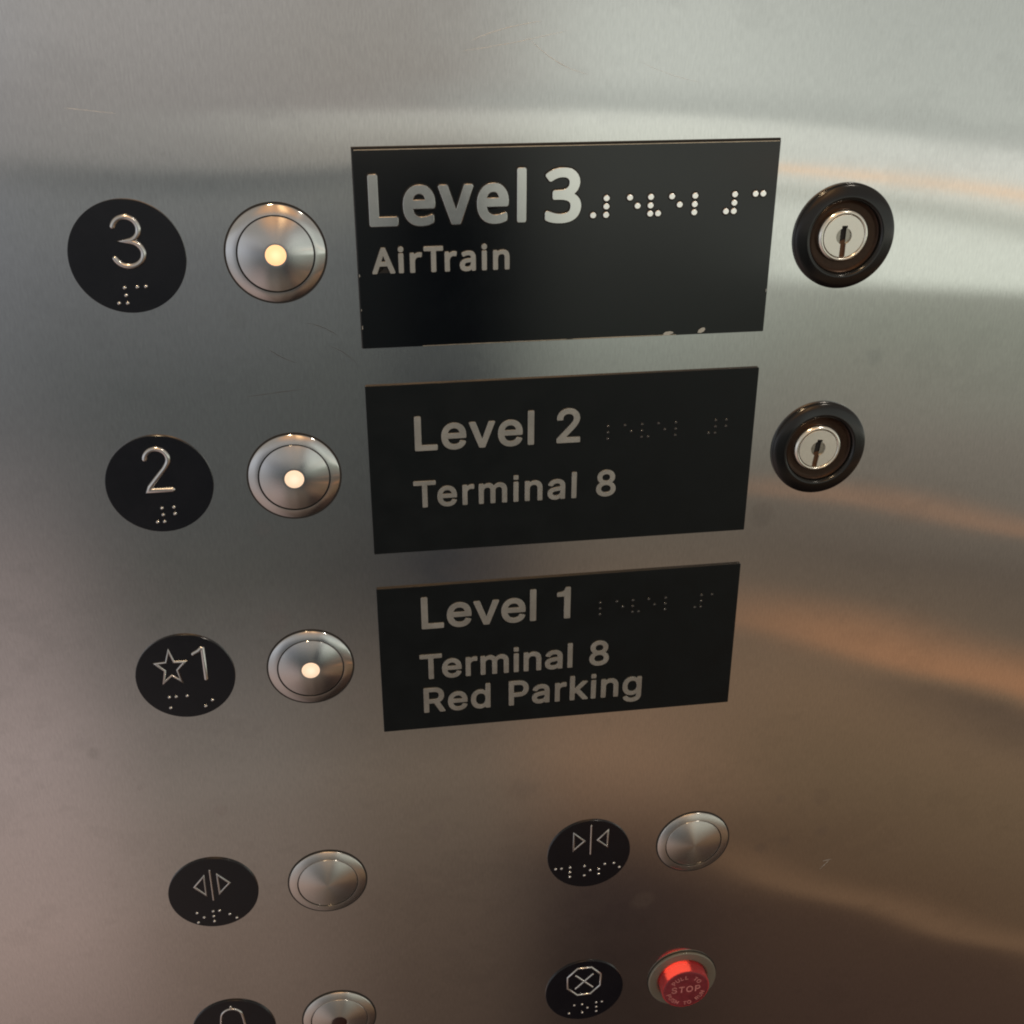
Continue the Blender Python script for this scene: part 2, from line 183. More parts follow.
def dome(bm, x, y, r, h, z=0, seg=14, rings=4):
    prof = [(r*math.cos(t*PI/2/rings), z+h*math.sin(t*PI/2/rings)) for t in range(rings)]+[(0, z+h)]
    lathe('', prof, None, None, seg, (x, y), bm=bm)
def dots(name, pts, r, h, m, parent, z=0, flat=False):
    bm = bmesh.new()
    for x, y in pts:
        if flat: lathe('', [(r, z), (r, z+h*.75), (r*.95, z+h*.9), (r*.84, z+h), (0, z+h)], None, None, 20, (x, y), bm=bm)
        else: dome(bm, x, y, r, h, z)
    return link_mesh(name, bm, m, parent, 24 if flat else None)
def polys(name, loops, z0, z1, m, parent, bevel=0.0, grow=0.0):
    """filled outlines (holes by even-odd) with thickness; loops in mm"""
    cu = bpy.data.curves.new(name, 'CURVE'); cu.dimensions = '2D'; cu.fill_mode = 'BOTH'
    for lp in loops:
        sp = cu.splines.new('POLY'); sp.points.add(len(lp)-1); sp.use_cyclic_u = True
        for i, (x, y) in enumerate(lp): sp.points[i].co = (x, y, 0, 1)
    half = (z1-z0)/2
    cu.extrude = max(half-bevel, 1e-4); cu.bevel_depth = bevel; cu.bevel_resolution = 1
    cu.offset = grow-bevel
    tmp = bpy.data.objects.new('tmp', cu); col.objects.link(tmp)
    dg = bpy.context.evaluated_depsgraph_get()
    me = bpy.data.meshes.new_from_object(tmp.evaluated_get(dg)); me.name = name
    bpy.data.objects.remove(tmp); bpy.data.curves.remove(cu)
    me.transform(Matrix.Translation((0, 0, (z0+z1)/2))); me.transform(Matrix.Scale(.001, 4))
    me.materials.clear(); me.materials.append(m)
    bm = bmesh.new(); bm.from_mesh(me); bmesh.ops.remove_doubles(bm, verts=bm.verts, dist=2e-6)
    bm.to_mesh(me); bm.free()
    for p in me.polygons: p.use_smooth = True
    me.set_sharp_from_angle(angle=math.radians(17))
    ob = bpy.data.objects.new(name, me); col.objects.link(ob)
    if parent: ob.parent = parent
    return ob
def text_loops(font, s, x0, x1, base, cap, space=None, xs=1.0):
    """lay out s so that ink runs from x0 to x1 (drawing mm), cap height in mm, baseline y (local, up)"""
    G = GLYPHS[font]; ref = 'L' if font != 'S' else 'T'
    ys = [v for lp in G[ref][1] for v in lp[1::2]]; y0, y1 = min(ys), max(ys)
    k = cap/(y1-y0); pen = 0; items = []
    for i, ch in enumerate(s):
        if ch == ' ':
            pen += (space if space is not None else 560); items.append(None); continue
        items.append((ch, pen)); pen += G[ch][0]*2000*xs
        if s[i:i+2] in ('Te', 'Tr'): pen -= 120
        if s[i:i+2] == 'AT': pen -= 100
    chars = [it for it in items if it]
    lmin = min(v for lp in G[chars[0][0]][1] for v in lp[0::2])
    rmax = max(v for lp in G[chars[-1][0]][1] for v in lp[0::2])*xs+chars[-1][1]
    idx = [i for i, it in enumerate(items) if it]
    natural = (rmax-lmin*xs)*k
    track = ((x1-x0)-natural)/max(1, idx[-1])
    loops = []
    for i, it in enumerate(items):
        if not it: continue
        ch, p = it
        for lp in G[ch][1]:
            loops.append([(x0+(p+x*xs-lmin*xs)*k+track*i, base+(y-y0)*k) for x, y in zip(lp[0::2], lp[1::2])])
    return loops
def tube_path(name, paths, r, h, z, m, parent, closed=()):
    """raised rounded strokes: a half-round bead swept along each path"""
    bm = bmesh.new(); K = 7
    for pi_, path in enumerate(paths):
        cyc = pi_ in closed; P = [Vector((x, y)) for x, y in path]; n = len(P); rows = []
        for i in range(n):
            a = P[(i-1) % n] if (cyc or i) else P[0]; b = P[(i+1) % n] if (cyc or i < n-1) else P[-1]
            d1 = (P[i]-a); d2 = (b-P[i])
            d1 = d1.normalized() if d1.length > 1e-6 else d2.normalized(); d2 = d2.normalized() if d2.length > 1e-6 else d1
            t = (d1+d2); t = t.normalized() if t.length > 1e-6 else d1
            nrm = Vector((-t.y, t.x)); sc = 1/max(.35, nrm.dot(Vector((-d1.y, d1.x))))
            rows.append([bm.verts.new(((P[i].x+nrm.x*r*sc*math.cos(PI*k/(K-1)))/1000, (P[i].y+nrm.y*r*sc*math.cos(PI*k/(K-1)))/1000, (z+h*math.sin(PI*k/(K-1)))/1000)) for k in range(K)])
        for i in range(n if cyc else n-1):
            A, Bq = rows[i], rows[(i+1) % n]
            for k in range(K-1): bm.faces.new((A[k], A[k+1], Bq[k+1], Bq[k]))
        if not cyc:
            for e in (0, -1): dome(bm, P[e].x, P[e].y, r*.98, h*.985, z, 12, 4)
    return link_mesh(name, bm, m, parent, 50)
def arc(cx, cy, rx, ry, a0, a1, n=18):
    return [(cx+rx*math.cos(math.radians(a0+(a1-a0)*i/n)), cy+ry*math.sin(math.radians(a0+(a1-a0)*i/n))) for i in range(n+1)]
def circle(cx, cy, r, n=72): return [(cx+r*math.cos(2*PI*i/n), cy+r*math.sin(2*PI*i/n)) for i in range(n)]
def thing(name, x, y, label, cat, group=None, h=0.0):
    o = bpy.data.objects.new(name, None); col.objects.link(o)
    o.empty_display_size = .01
    o.location = (x/1000, -h/1000, Z0-y/1000); o.rotation_euler = (PI/2, 0, 0)
    o['label'] = label; o['category'] = cat
    if group: o['group'] = group
    return o
def copy_thing(src, x, y, label):
    r = src.copy(); col.objects.link(r); r.location = (x/1000, src.location.y, Z0-y/1000); r['label'] = label
    for ch in src.children:
        c = ch.copy(); col.objects.link(c); c.parent = r
        for gch in ch.children:
            d = gch.copy(); col.objects.link(d); d.parent = c
    return r

# ------------------------------------------------------------------ the steel wall (very slightly wavy sheet, button and lock holes are covered)
def wave(x, y):
    """oil-canning of the sheet in mm (drawing mm in, y down)"""
    w = .055*math.sin(x/71+1.3+y/190)*math.sin(y/83+.6)
    w += .020*math.sin(x/33+y/95+2.0)+.012*math.sin(y/27+x/140)
    w += .030*math.exp(-((y+86-.0004*(x-60)**2)/15)**2)*(.5+.5*math.tanh((x-20)/60))
    w += .017*math.sin(y/9.5+x/130+.4*math.sin(x/41))+.010*math.sin(y/15-x/75+1)
    return w*.8
bm = bmesh.new(); NX, NY = 300, 420
x0, x1, y0, y1 = -620, 780, -520, 860
uvl = bm.loops.layers.uv.new('uv')
grid = [[bm.verts.new(((x0+(x1-x0)*i/NX)/1000, -(y0+(y1-y0)*j/NY)/1000, wave(x0+(x1-x0)*i/NX, y0+(y1-y0)*j/NY)/1000)) for i in range(NX+1)] for j in range(NY+1)]
for j in range(NY):
    for i in range(NX):
        f = bm.faces.new((grid[j][i], grid[j+1][i], grid[j+1][i+1], grid[j][i+1]))
        for lp in f.loops: lp[uvl].uv = (lp.vert.co.x+1, lp.vert.co.y+1)
# turn the sheet's rim back so it has thickness
me = bpy.data.meshes.new('wall'); bm.to_mesh(me); bm.free()
for p in me.polygons: p.use_smooth = True
wall = bpy.data.objects.new('wall', me); col.objects.link(wall); me.materials.append(M_wall)
wall.location = (0, 0, Z0); wall.rotation_euler = (PI/2, 0, 0)
wall['kind'] = 'structure'; wall['label'] = 'brushed stainless steel elevator wall panel with faint scratches'
so = wall.modifiers.new('thickness', 'SOLIDIFY'); so.thickness = .0015; so.offset = -1

# hair-thin scratches: shallow raised burrs that catch the light, and dull rubbed lines
M_burr = mat('scratch_burr', (.66, .66, .65), 1, .5)
M_rub = mat('rubbed_line', (.07, .07, .07), .3, .6)
def scratch(x0, y0, x1, y1, w, bow, m):
    bm = bmesh.new(); n = 14; rows = []
    L = math.hypot(x1-x0, y1-y0); nx, ny = -(y1-y0)/L, (x1-x0)/L
    for i in range(n+1):
        t = i/n; b = 4*bow*t*(1-t)+random.uniform(-.06, .06)
        hw = w*.5*(math.sin(PI*t)**.6+.08)*random.uniform(.5, 1.0)
        x, y = x0+(x1-x0)*t+nx*b, y0+(y1-y0)*t+ny*b
        z = wave(x, y)+.035
        rows.append([bm.verts.new(((x+nx*hw*k)/1000, -(y+ny*hw*k)/1000, (z-(.03 if k else 0))/1000)) for k in (-1, 0, 1)])
    for a, b in zip(rows, rows[1:]):
        for k in (0, 1): bm.faces.new((a[k], b[k], b[k+1], a[k+1]))
    return link_mesh('scratch', bm, m, wall, None)
for q in ((60, -99, 82, -86, .34, 2.0), (41, -97, 66, -103, .26, -1), (38, -94, 74, -100, .2, .5), (-92, -78, -76, -76, .2, 0),
          (208, 282, 212, 277, .5, 0), (209, 277, 213, 276.4, .45, 0), (100, -90, 122, -83, .14, .8)):
    scratch(*q[:4], q[4]*.8, q[5], M_burr)
for q in ((-20, -3, -8, 3, .22, -1), (-44, 24, -22, 22, .22, 0), (-12, 6, -2, 14, .2, -1), (-34, 6, -24, 12, .25, .6)):
    scratch(*q, M_rub)

# ------------------------------------------------------------------ level signs
SW = 152.4
def sign(ytop, ybot, th, mplate, label):
    H = ybot-ytop
    t = thing('level_sign', 0, ybot, label, 'sign', 'black level signs', h=.12)
    c = .25
    pl = polys('plate', [[(0, c), (c, 0), (SW-c, 0), (SW, c), (SW, H-c), (SW-c, H), (c, H), (0, H-c)]], -.2, th, mplate, t, bevel=.14)
    return t, ybot, th
def bshift(pts, yb): return [(x, yb-y) for x, y in pts]
# Level 3
t3, yb, th = sign(-63.3, 7.2, 1.5, M_gloss, 'glossy black raised sign reading Level 3 AirTrain with bright silver letters and braille')
polys('lettering', text_loops('F', 'Level', 4.8, 60.2, yb+37.0, 18.0, 330, .93)+text_loops('F', '3', 66.9, 80, yb+36.5, 19.0, 330, 1.0), th-.05, th+.75, M_letter, t3, bevel=.10)
polys('lettering', text_loops('F', 'AirTrain', 4.9, 54.2, yb+20.3, 9.3, 300, .97), th-.05, th+.65, M_grey_letter, t3, bevel=.10)
D3 = [(84.5, -38.7), (89.25, -38.7), (89.25, -41.7), (89.25, -44.6), (97.8, -44.6), (100.7, -41.6), (105.5, -44.6), (105.5, -41.6), (105.5, -38.7), (108.4, -38.7),
      (113.3, -44.6), (116.3, -41.6), (121.9, -44.6), (121.9, -41.6), (121.9, -38.7), (133.8, -38.7), (136.75, -38.7), (136.75, -41.7), (136.75, -44.7), (144.5, -44.7), (147.4, -44.7)]
for lp in (text_loops('F', 'Level', 4.8, 60.2, yb+37.0, 18.0, 330, .93)+text_loops('F', '3', 66.9, 80, yb+36.5, 19.0, 330, 1.0),):
    polys('letter_halo', lp, th-.05, th+.012, M_black, t3, grow=.42)  # dark halo: flat matte black outline, a little wider than the letters
polys('letter_halo', text_loops('F', 'AirTrain', 4.9, 54.2, yb+20.3, 9.3, 300, .97), th-.05, th+.012, M_black, t3, grow=.26)
bm = bmesh.new()
for q in bshift(D3, yb): lathe('', [(1.62, th-.02), (1.55, th+.012), (0, th+.012)], None, None, 24, q, bm=bm)
link_mesh('braille_halo', bm, M_black, t3, 24)  # flat matte black discs, a little wider than the dots
dots('braille_text', bshift(D3, yb), 1.12, .55, M_dot, t3, th, True)
polys('backing_plate', [[(-.25, -.1), (SW+.25, -.1), (SW+.25, yb+63.3+.55), (-.25, yb+63.3+.55)]], -.15, .5, M_gap, t3)
polys('edge_wear_and_glint', [[(.6, yb+63.3-.42), (SW-.5, yb+63.3-.36), (SW-.5, yb+63.3-.16), (.6, yb+63.3-.16)]], th-.04, th+.02, M_edge, t3)  # warm highlight of the top bevel, put in as a bronze strip
polys('edge_wear_and_glint', [[(22, .12), (96, .14), (118, .13), (118, .30), (96, .42), (60, .36), (22, .26)]], th-.04, th+.02, M_edge, t3)  # rubbed wear along the bottom edge
ch = [[(-2.6, .02), (-2.4, 1.0), (-1.4, 1.7), (.6, 1.9), (2.2, 1.5), (2.4, .9), (1.0, .5), (.4, .02)], [(-2.0, .6), (-1.6, 1.9), (-.2, 2.9), (1.2, 3.0), (1.7, 2.2), (.9, 1.0), (-.6, .4)]]
for cx, sh in ((115, ch[0]), (128, ch[1])):
    polys('paint_chip', [[(cx+a*.8, b*.8+.1) for a, b in sh]], th-.02, th+.03, M_chip, t3)
for cx, cy, w, h_ in ((.35, 8, .25, 1.6), (.35, 14.5, .2, .8), (.3, 27, .22, 1.1), (152.0, 16, .2, 1.4), (57, .35, 6, .2), (77, .3, 3, .2)):
    polys('paint_chip', [[(cx-w/2, cy-h_/2), (cx+w/2, cy-h_/2*.6), (cx+w/2*.7, cy+h_/2), (cx-w/2*.8, cy+h_/2*.7)]], th-.02, th+.02, M_chip, t3)
# Level 2
t2, yb, th = sign(21.9, 92.1, 1.0, M_satin, 'satin black sign reading Level 2 Terminal 8, between the Level 3 and Level 1 signs')
polys('lettering', text_loops('H', 'Level 2', 17.7, 82.0, yb-48.7, 14.1, 420), th-.05, th+.6, M_grey_letter, t2, bevel=.08)
polys('lettering', text_loops('H', 'Terminal 8', 16.5, 97.0, yb-72.6, 11.3, 420), th-.05, th+.6, M_grey_letter, t2, bevel=.08)
def cells(xs, ytop, dy=2.65):
    out = []
    pats = ((1, 2, 3), (1, 5), (1, 2, 3, 6), (1, 5), (1, 2, 3))
    for x, p in list(zip(xs, pats))+list(xs[5:]):
        for d in p: out.append((x+(2.6 if d > 3 else 0), ytop+((d-1) % 3)*dy))
    return out
D2 = cells([93.1, 99.8, 106.7, 113.3, 120.3, (133.9, (3, 4, 5, 6)), (140.8, (1, 2))], 42.8)
dots('braille_text', bshift(D2, yb), .66, .6, M_domes, t2, th)
# Level 1
t1, yb, th = sign(108.0, 177.5, 1.0, M_satin, 'lowest black sign reading Level 1 Terminal 8 Red Parking')
polys('lettering', text_loops('H', 'Level 1', 17.7, 79.8, yb-127.8, 14.9, 420), th-.05, th+.6, M_grey_letter, t1, bevel=.08)
polys('lettering', text_loops('H', 'Terminal 8', 16.3, 97.1, yb-152.3, 12.1, 420), th-.05, th+.6, M_grey_letter, t1, bevel=.08)
polys('lettering', text_loops('H', 'Red Parking', 17.4, 112.2, yb-169.1, 12.3, 420), th-.05, th+.6, M_grey_letter, t1, bevel=.08)
D1 = cells([92.6, 99.7, 106.6, 113.4, 120.7, (133.7, (3, 4, 5, 6)), (140.9, (1,))], 121.7, 2.8)
dots('braille_text', bshift(D1, yb), .66, .55, M_domes, t1, th)

# ------------------------------------------------------------------ round black tactile labels
RD = 19.7
def label_disc(x, y, label):
    t = thing('button_label', x, y, label, 'button label', 'round black tactile labels', h=.10)
    lathe('disc', [(RD, -.3), (RD, .45), (RD-.18, .62), (RD*.5, .63), (0, .63)], M_disc, t)
    return t
def rel(pts, x, y): return [(a-x, y-b) for a, b in pts]
ZL = .6
c = (-78.6, -29.0)
L3 = label_disc(*c, 'round black label with a raised 3, beside the top lit button')
tube_path('numeral', [rel(arc(-78.2, -38.4, 4.5, 4.3, 195, -15, 20)+[], 0, 0)], 1, 1, 1, M_wire, None) if False else None
def num3(w=4.6, top=8.4, mid=0, bot=-8.4):
    up = arc(0, 4.35, 4.3, 4.05, 158, -78, 22); lo = arc(.15, -4.0, 4.9, 4.3, 82, -155, 24)
    return [up+[(-.6, .28)], lo]
off = (-78.0-c[0], c[1]-(-34.4))
up = arc(0, 4.2, 4.25, 4.1, 165, -72, 22)+[(-1.0, .18)]
lo = [(-1.0, .18)]+arc(0, -4.25, 5.0, 4.35, 78, -160, 24)
tube_path('numeral', [[(a+off[0], b+off[1]) for a, b in up+lo[1:]]], 1.0, .8, ZL, M_wire, L3)
dots('braille_text', rel([(-83.5, -13.0), (-80.6, -12.9), (-80.75, -15.7), (-80.9, -18.4), (-76.6, -18.5), (-73.7, -18.6)], *c), .72, .6, M_wire, L3, ZL)
c = (-78.4, 56.7)
L2 = label_disc(*c, 'round black label with a raised 2, beside the second lit button')
off = (-78.4-c[0], c[1]-50.8)
two = arc(0, 4.3, 4.2, 4.2, 175, -25, 20)+[(2.6, .6), (-1.0, -3.6), (-3.5, -6.6), (-4.15, -8.2), (4.6, -8.2)]
tube_path('numeral', [[(a+off[0], b+off[1]) for a, b in two]], 1.0, .8, ZL, M_wire, L2)
dots('braille_text', rel([(-81.0, 72.1), (-78.4, 72.1), (-78.6, 69.2), (-78.7, 66.4), (-74.3, 66.3), (-74.2, 69.1)], *c), .72, .6, M_wire, L2, ZL)
c = (-78.7, 142.1)
L1 = label_disc(*c, 'round black label with a raised star and 1, lowest of the number labels')
star = []
for i in range(10):
    r_ = 6.1 if i % 2 == 0 else 2.55; a = math.radians(90+36*i)
    star.append((-84.0-c[0]+r_*math.cos(a), c[1]-137.4+r_*1.35*math.sin(a)))
tube_path('star', [star], .48, .6, ZL, M_wire, L1, closed=(0,))
tube_path('numeral', [rel([(-74.6, 131.6), (-72.4, 130.4), (-71.2, 129.2), (-70.7, 129.4), (-70.7, 143.8)], *c)], .85, .7, ZL, M_wire, L1)
dots('braille_text', rel([(-86.2, 151.3), (-83.5, 151.3), (-86.3, 156.5), (-79.1, 151.3), (-72.3, 157.0), (-69.3, 154.3)], *c), .72, .6, M_wire, L1, ZL)
def tri(name, pts, t, c): return tube_path(name, [rel(pts, *c)], .42, .5, ZL, M_wire, t, closed=(0,))
c = (-79.7, 256.8)
LO = label_disc(*c, 'round black label with outward pointing open door arrows')
tri('arrow', [(-87.6, 252.2), (-82.9, 246.4), (-82.9, 257.6)], LO, c)
tube_path('centre_bar', [rel([(-80.1, 243.6), (-80.1, 260.6)], *c)], .42, .5, ZL, M_wire, LO)
tri('arrow', [(-72.2, 251.7), (-77.1, 246.3), (-77.1, 257.2)], LO, c)
dots('braille_text', rel([(-88.1, 267.4), (-85.3, 270.3), (-88.1, 273.0), (-81.0, 267.3), (-78.2, 267.3), (-81.0, 270.2), (-81.0, 273.2), (-73.9, 269.9), (-71.0, 272.5)], *c), .68, .55, M_wire, LO, ZL)
c = (91.7, 256.7)
LC = label_disc(*c, 'round black label with inward pointing close door arrows')
tri('arrow', [(84.3, 243.6), (84.3, 253.6), (89.4, 248.6)], LC, c)
tube_path('centre_bar', [rel([(92.4, 240.0), (92.4, 256.6)], *c)], .42, .5, ZL, M_wire, LC)
tri('arrow', [(100.4, 243.6), (100.4, 253.4), (95.6, 248.7)], LC, c)
dots('braille_text', rel([(76.0, 263.8), (78.8, 263.8), (82.9, 263.7), (82.9, 266.5), (82.9, 269.3), (89.8, 263.7), (92.6, 266.5), (89.8, 269.3), (99.5, 263.6), (96.7, 266.4), (96.7, 269.2), (103.9, 263.6), (106.6, 266.4)], *c), .68, .55, M_wire, LC, ZL)
c = (91.9, 344.0)
LS = label_disc(*c, 'round black label with a crossed octagon, beside the red stop button')
oc = [(91.6+9.0*math.cos(math.radians(22.5+45*i))-c[0], c[1]-337.6+9.6*math.sin(math.radians(22.5+45*i))) for i in range(8)]
tube_path('octagon', [oc], .5, .5, ZL, M_wire, LS, closed=(0,))
tube_path('cross', [rel([(87.4, 333.4), (95.9, 342.0)], *c), rel([(95.9, 333.4), (87.4, 342.0)], *c)], .5, .5, ZL, M_wire, LS)
dots('braille_text', rel([(84.4, 358.6), (87.0, 353.4), (91.0, 353.3), (93.8, 356.1), (91.2, 359.0), (98.2, 353.1), (101.1, 353.0), (98.3, 356.1), (98.4, 359.2)], *c), .62, .5, M_wire, LS, ZL)
c = (-79.2, 343.0)
LB = label_disc(*c, 'round black label with a raised alarm bell at the bottom edge')
bell = [(-7.4, -5.0), (-5.6, -2.6), (-5.2, 3.0)]+arc(0, 4.6, 4.9, 5.2, 165, 15, 14)+[(5.2, 3.0), (5.6, -2.6), (7.4, -5.0)]
tube_path('bell', [[(a-.1, b+4.6) for a, b in bell], [(-.1, 14.5), (-.1, 16.0)], [(-1.8, -2.6), (-.1, -3.2), (1.6, -2.6)]], .55, .5, ZL, M_wire, LB, closed=(0,))

# ------------------------------------------------------------------ push buttons
RB = 17.87
def button(x, y, label, lens=None, plain=False):
    t = thing('push_button', x, y, label, 'button', 'round steel push buttons', h=.10)
    m = M_turned_plain if plain else M_turned
    lathe('gap_ring', [(RB, -.3), (RB, .12), (RB-.85, .12), (RB-.85, -.3)], M_gap, t)
    lathe('bezel', [(RB-.7, -.3), (RB-.7, .35), (RB-.85, .5), (RB-1.0, .58), (13.75, 1.42), (13.62, 1.42), (13.6, 1.3), (13.6, .3)], m, t, 128, smooth_deg=30)
    lathe('groove', [(13.62, .5), (13.2, .5)], M_gap, t)
    if lens:
        prof = [(13.25, .3), (13.25, 1.05), (13.05, 1.28)]
        for i in range(1, 13):
            r_ = 13.05-(13.05-3.9)*i/12
            prof.append((r_, 1.28+1.75*(1-(r_/13.05)**2)))
        prof += [(3.66, 2.86), (3.62, 2.7)]
        lathe('cap', prof, m, t, 128, smooth_deg=30)
        lathe('lens', [(3.64, 2.2), (3.62, 2.86), (3.2, 2.98), (2.2, 3.06), (1.1, 3.1), (0, 3.11)], lens, t, 64, smooth_deg=60)
    else:
        prof = [(13.25, .3), (13.25, 1.05), (13.05, 1.28)]
        for i in range(1, 25):
            r_ = 13.05*(1-i/24)
            prof.append((r_, 1.28+2.0*(1-(r_/13.05)**2)))
        lathe('cap', prof, m, t, 128, smooth_deg=30)
    return t
B3 = button(-28.3, -28.4, 'steel button with an amber lit centre, between the 3 label and the Level 3 sign', M_lens_warm)
B2 = button(-28.5, 56.8, 'steel button with a cream lit centre, between the 2 label and the Level 2 sign', M_lens_white)
B1 = copy_thing(B2, -28.5, 142.5, 'cream lit steel button between the star 1 label and Level 1 sign')
BO = button(-29.1, 257.2, 'plain domed steel button without a lamp, right of the open door label', None, True)
BC = copy_thing(BO, 141.9, 256.2, 'plain domed steel button without a lamp, above the red stop button')
BA = button(-29.2, 343.4, 'steel button with a small dark red unlit centre at the bottom edge', M_redlens, True)

# ------------------------------------------------------------------ red stop button
S = thing('stop_button', 142.0, 343.6, 'glowing red pull to stop button with engraved words in a pale metal collar', 'stop button', h=.10)
lathe('gap_ring', [(17.9, -.3), (17.9, .12), (17.3, .12), (17.3, -.3)], M_gap, S)
M_collar = mat('pale_collar_metal', (.20, .19, .16), .55, .42)
lathe('collar', [(17.4, -.3), (17.4, 1.2), (17.0, 1.4), (13.3, 1.5), (12.7, 1.2), (12.7, -.2)], M_collar, S)
cap = lathe('cap', [(12.2, .2), (12.2, 3.0), (12.05, 3.2), (12.2, 3.4), (12.25, 6.9), (12.0, 7.5), (11.5, 7.65), (11.4, 7.0), (0, 7.0)], M_red, S, 96, smooth_deg=30)
lathe('face', [(11.4, 7.1), (11.4, 7.65), (11.1, 7.82), (6, 7.9), (0, 7.92)], M_redface, cap, 96)
lathe('lamp_core', [(5.5, .3), (5.5, 4.4), (4.2, 5.4), (0, 5.8)], mat('pink_lamp_core', (.85, .25, .2), 0, .5, Emission_Color=(1, .30, .14, 1), Emission_Strength=2.1), cap, 64, at=(-2.2, 4.6))
GL = GLYPHS['S']
def arc_text(s, R, mid_deg, cap_h, step, upright):
    k = cap_h/1049; out = []; n = len(s)
    for i, chh in enumerate(s):
        if chh == ' ': continue
        a = math.radians(mid_deg+((n-1)/2-i)*step*(1 if upright else -1))
        loops = GL[chh][1]; xs = [v for lp in loops for v in lp[0::2]]; mx_ = (min(xs)+max(xs))/2
        th_ = a-PI/2 if upright else a+PI/2; ca, sa = math.cos(th_), math.sin(th_)
        for lp in loops:
            pts = []
            for x, y in zip(lp[0::2], lp[1::2]):
                u, v = (x-mx_)*k*1.05, (y-508)*k
                pts.append((R*math.cos(a)+u*ca-v*sa, R*math.sin(a)+u*sa+v*ca))
            out.append(pts)
    return out
polys('lettering', arc_text('PULL TO', 8.0, 90, 2.3, 17.5, True), 7.8, 8.0, M_redtxt, cap)
polys('lettering', text_loops('S', 'STOP', -7.4, 7.4, -1.7, 3.9), 7.8, 8.02, M_redtxt, cap)
polys('lettering', arc_text('PUSH TO RUN', 9.0, -90, 2.2, 14.2, False), 7.8, 8.0, M_redtxt, cap)

# ------------------------------------------------------------------ key switches
def key_switch(x, y, label, lean):
    t = thing('key_switch', x, y, label, 'key switch', 'black ringed key switches', h=.10)
    lathe('flange', [(19.6, -.4), (19.6, 1.0), (19.35, 1.5), (18.8, 1.85), (17.6, 2.15), (15.2, 2.75), (14.5, 2.8), (14.0, 2.45), (13.6, 1.6), (13.3, .3)], M_ring, t, 128, smooth_deg=50)
    lathe('recess', [(13.5, .9), (12.9, .5), (12.0, .4), (9.0, .35)], M_well, t, 96, smooth_deg=60)
    cyl = lathe('lock_cylinder', [(10.0, .2), (10.0, 1.2), (9.7, 2.1), (9.1, 2.75), (8.5, 2.9), (8.2, 2.7), (8.05, 2.2)], M_chrome, t, 96, smooth_deg=50, at=(-.9, .5))
    # keyway outline: dished circle joined with a slot
    sw, top, bot, rd = 1.2, 4.0, -7.9, 3.15
    face_hole = []
    a0 = math.asin(sw/rd)
    face_hole += [(-sw, bot), (sw, bot)]
    face_hole += [(rd*math.cos(a), rd*math.sin(a)) for a in [(-PI/2+a0)+(PI-2*a0)*i/18 for i in range(19)]]
    face_hole += [(sw, top), (-sw, top)]
    face_hole += [(rd*math.cos(a), rd*math.sin(a)) for a in [(PI/2+a0)+(PI-2*a0)*i/18 for i in range(19)]]
    ca, sa = math.cos(lean), math.sin(lean)
    tr = lambda pts: [(a*ca-b*sa-.9, a*sa+b*ca+.5) for a, b in pts]
    plug = polys('lock_face', [circle(-.9, .5, 7.9), tr(face_hole)], 1.3, 2.7, M_plug, t, bevel=.12)
    polys('dish', [tr([(3.3*math.cos(a), 3.3*math.sin(a)) for a in [q0+(PI-2*q1)*i/20 for i in range(21)]]) for q0, q1 in ((-PI/2+.30, .30), (PI/2+.37, .37))], 1.4, 2.0, M_dish, plug, bevel=.05)
    polys('keyway', [tr([(-sw-.3, -8.0), (sw+.3, -8.0), (sw+.3, -1.2), (-sw-.3, -2.2)])], .9, 1.7, M_brass, plug)
    polys('keyhole', [tr([(-sw-.3, -2.15), (sw+.3, -2.15), (sw+.3, 4.2), (-sw-.3, 4.2)])], .6, 1.35, M_black, plug)
    return t
K3 = key_switch(180.8, -27.9, 'black ringed key switch with a keyhole, right of the Level 3 sign', 0.0)
K2 = key_switch(180.7, 57.4, 'black ringed key switch with a keyhole, right of the Level 2 sign', -.12)

# ------------------------------------------------------------------ light: the lift cabin around the panel as a procedural environment
w = bpy.data.worlds.new('World'); bpy.context.scene.world = w; w.use_nodes = True
nt = w.node_tree; bg = nt.nodes['Background']
tc = nt.nodes.new('ShaderNodeTexCoord'); sp = nt.nodes.new('ShaderNodeSeparateXYZ'); nt.links.new(tc.outputs['Generated'], sp.inputs[0])
dx, dy, dz = (N(nt, sp.outputs[i]) for i in range(3))
AZ = dx.f('ARCTAN2', dy*-1.0)*57.2958
EL = dz.f('ARCSINE')*57.2958
R_ = .60
def ramp(stops):
    """stops: (elevation, (r,g,b) as displayed) -> colour of the cabin there"""
    r = nt.nodes.new('ShaderNodeValToRGB'); r.color_ramp.interpolation = 'LINEAR'
    t = (EL+90.0)/180.0; nt.links.new(t.o, r.inputs[0])
    el = sorted(stops); cr = r.color_ramp
    while len(cr.elements) < len(el): cr.elements.new(.5)
    for e, (a, cc) in zip(cr.elements, el):
        e.position = (a+90)/180; e.color = (*[v/R_ for v in lin(cc)], 1)
    return r.outputs[0]
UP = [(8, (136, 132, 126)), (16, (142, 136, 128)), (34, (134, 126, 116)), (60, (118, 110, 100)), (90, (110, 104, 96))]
A0 = ramp([(-90, (70, 58, 52)), (-40, (150, 132, 124)), (-20, (150, 148, 148)), (-8, (172, 174, 178)), (2, (170, 170, 170))]+UP)
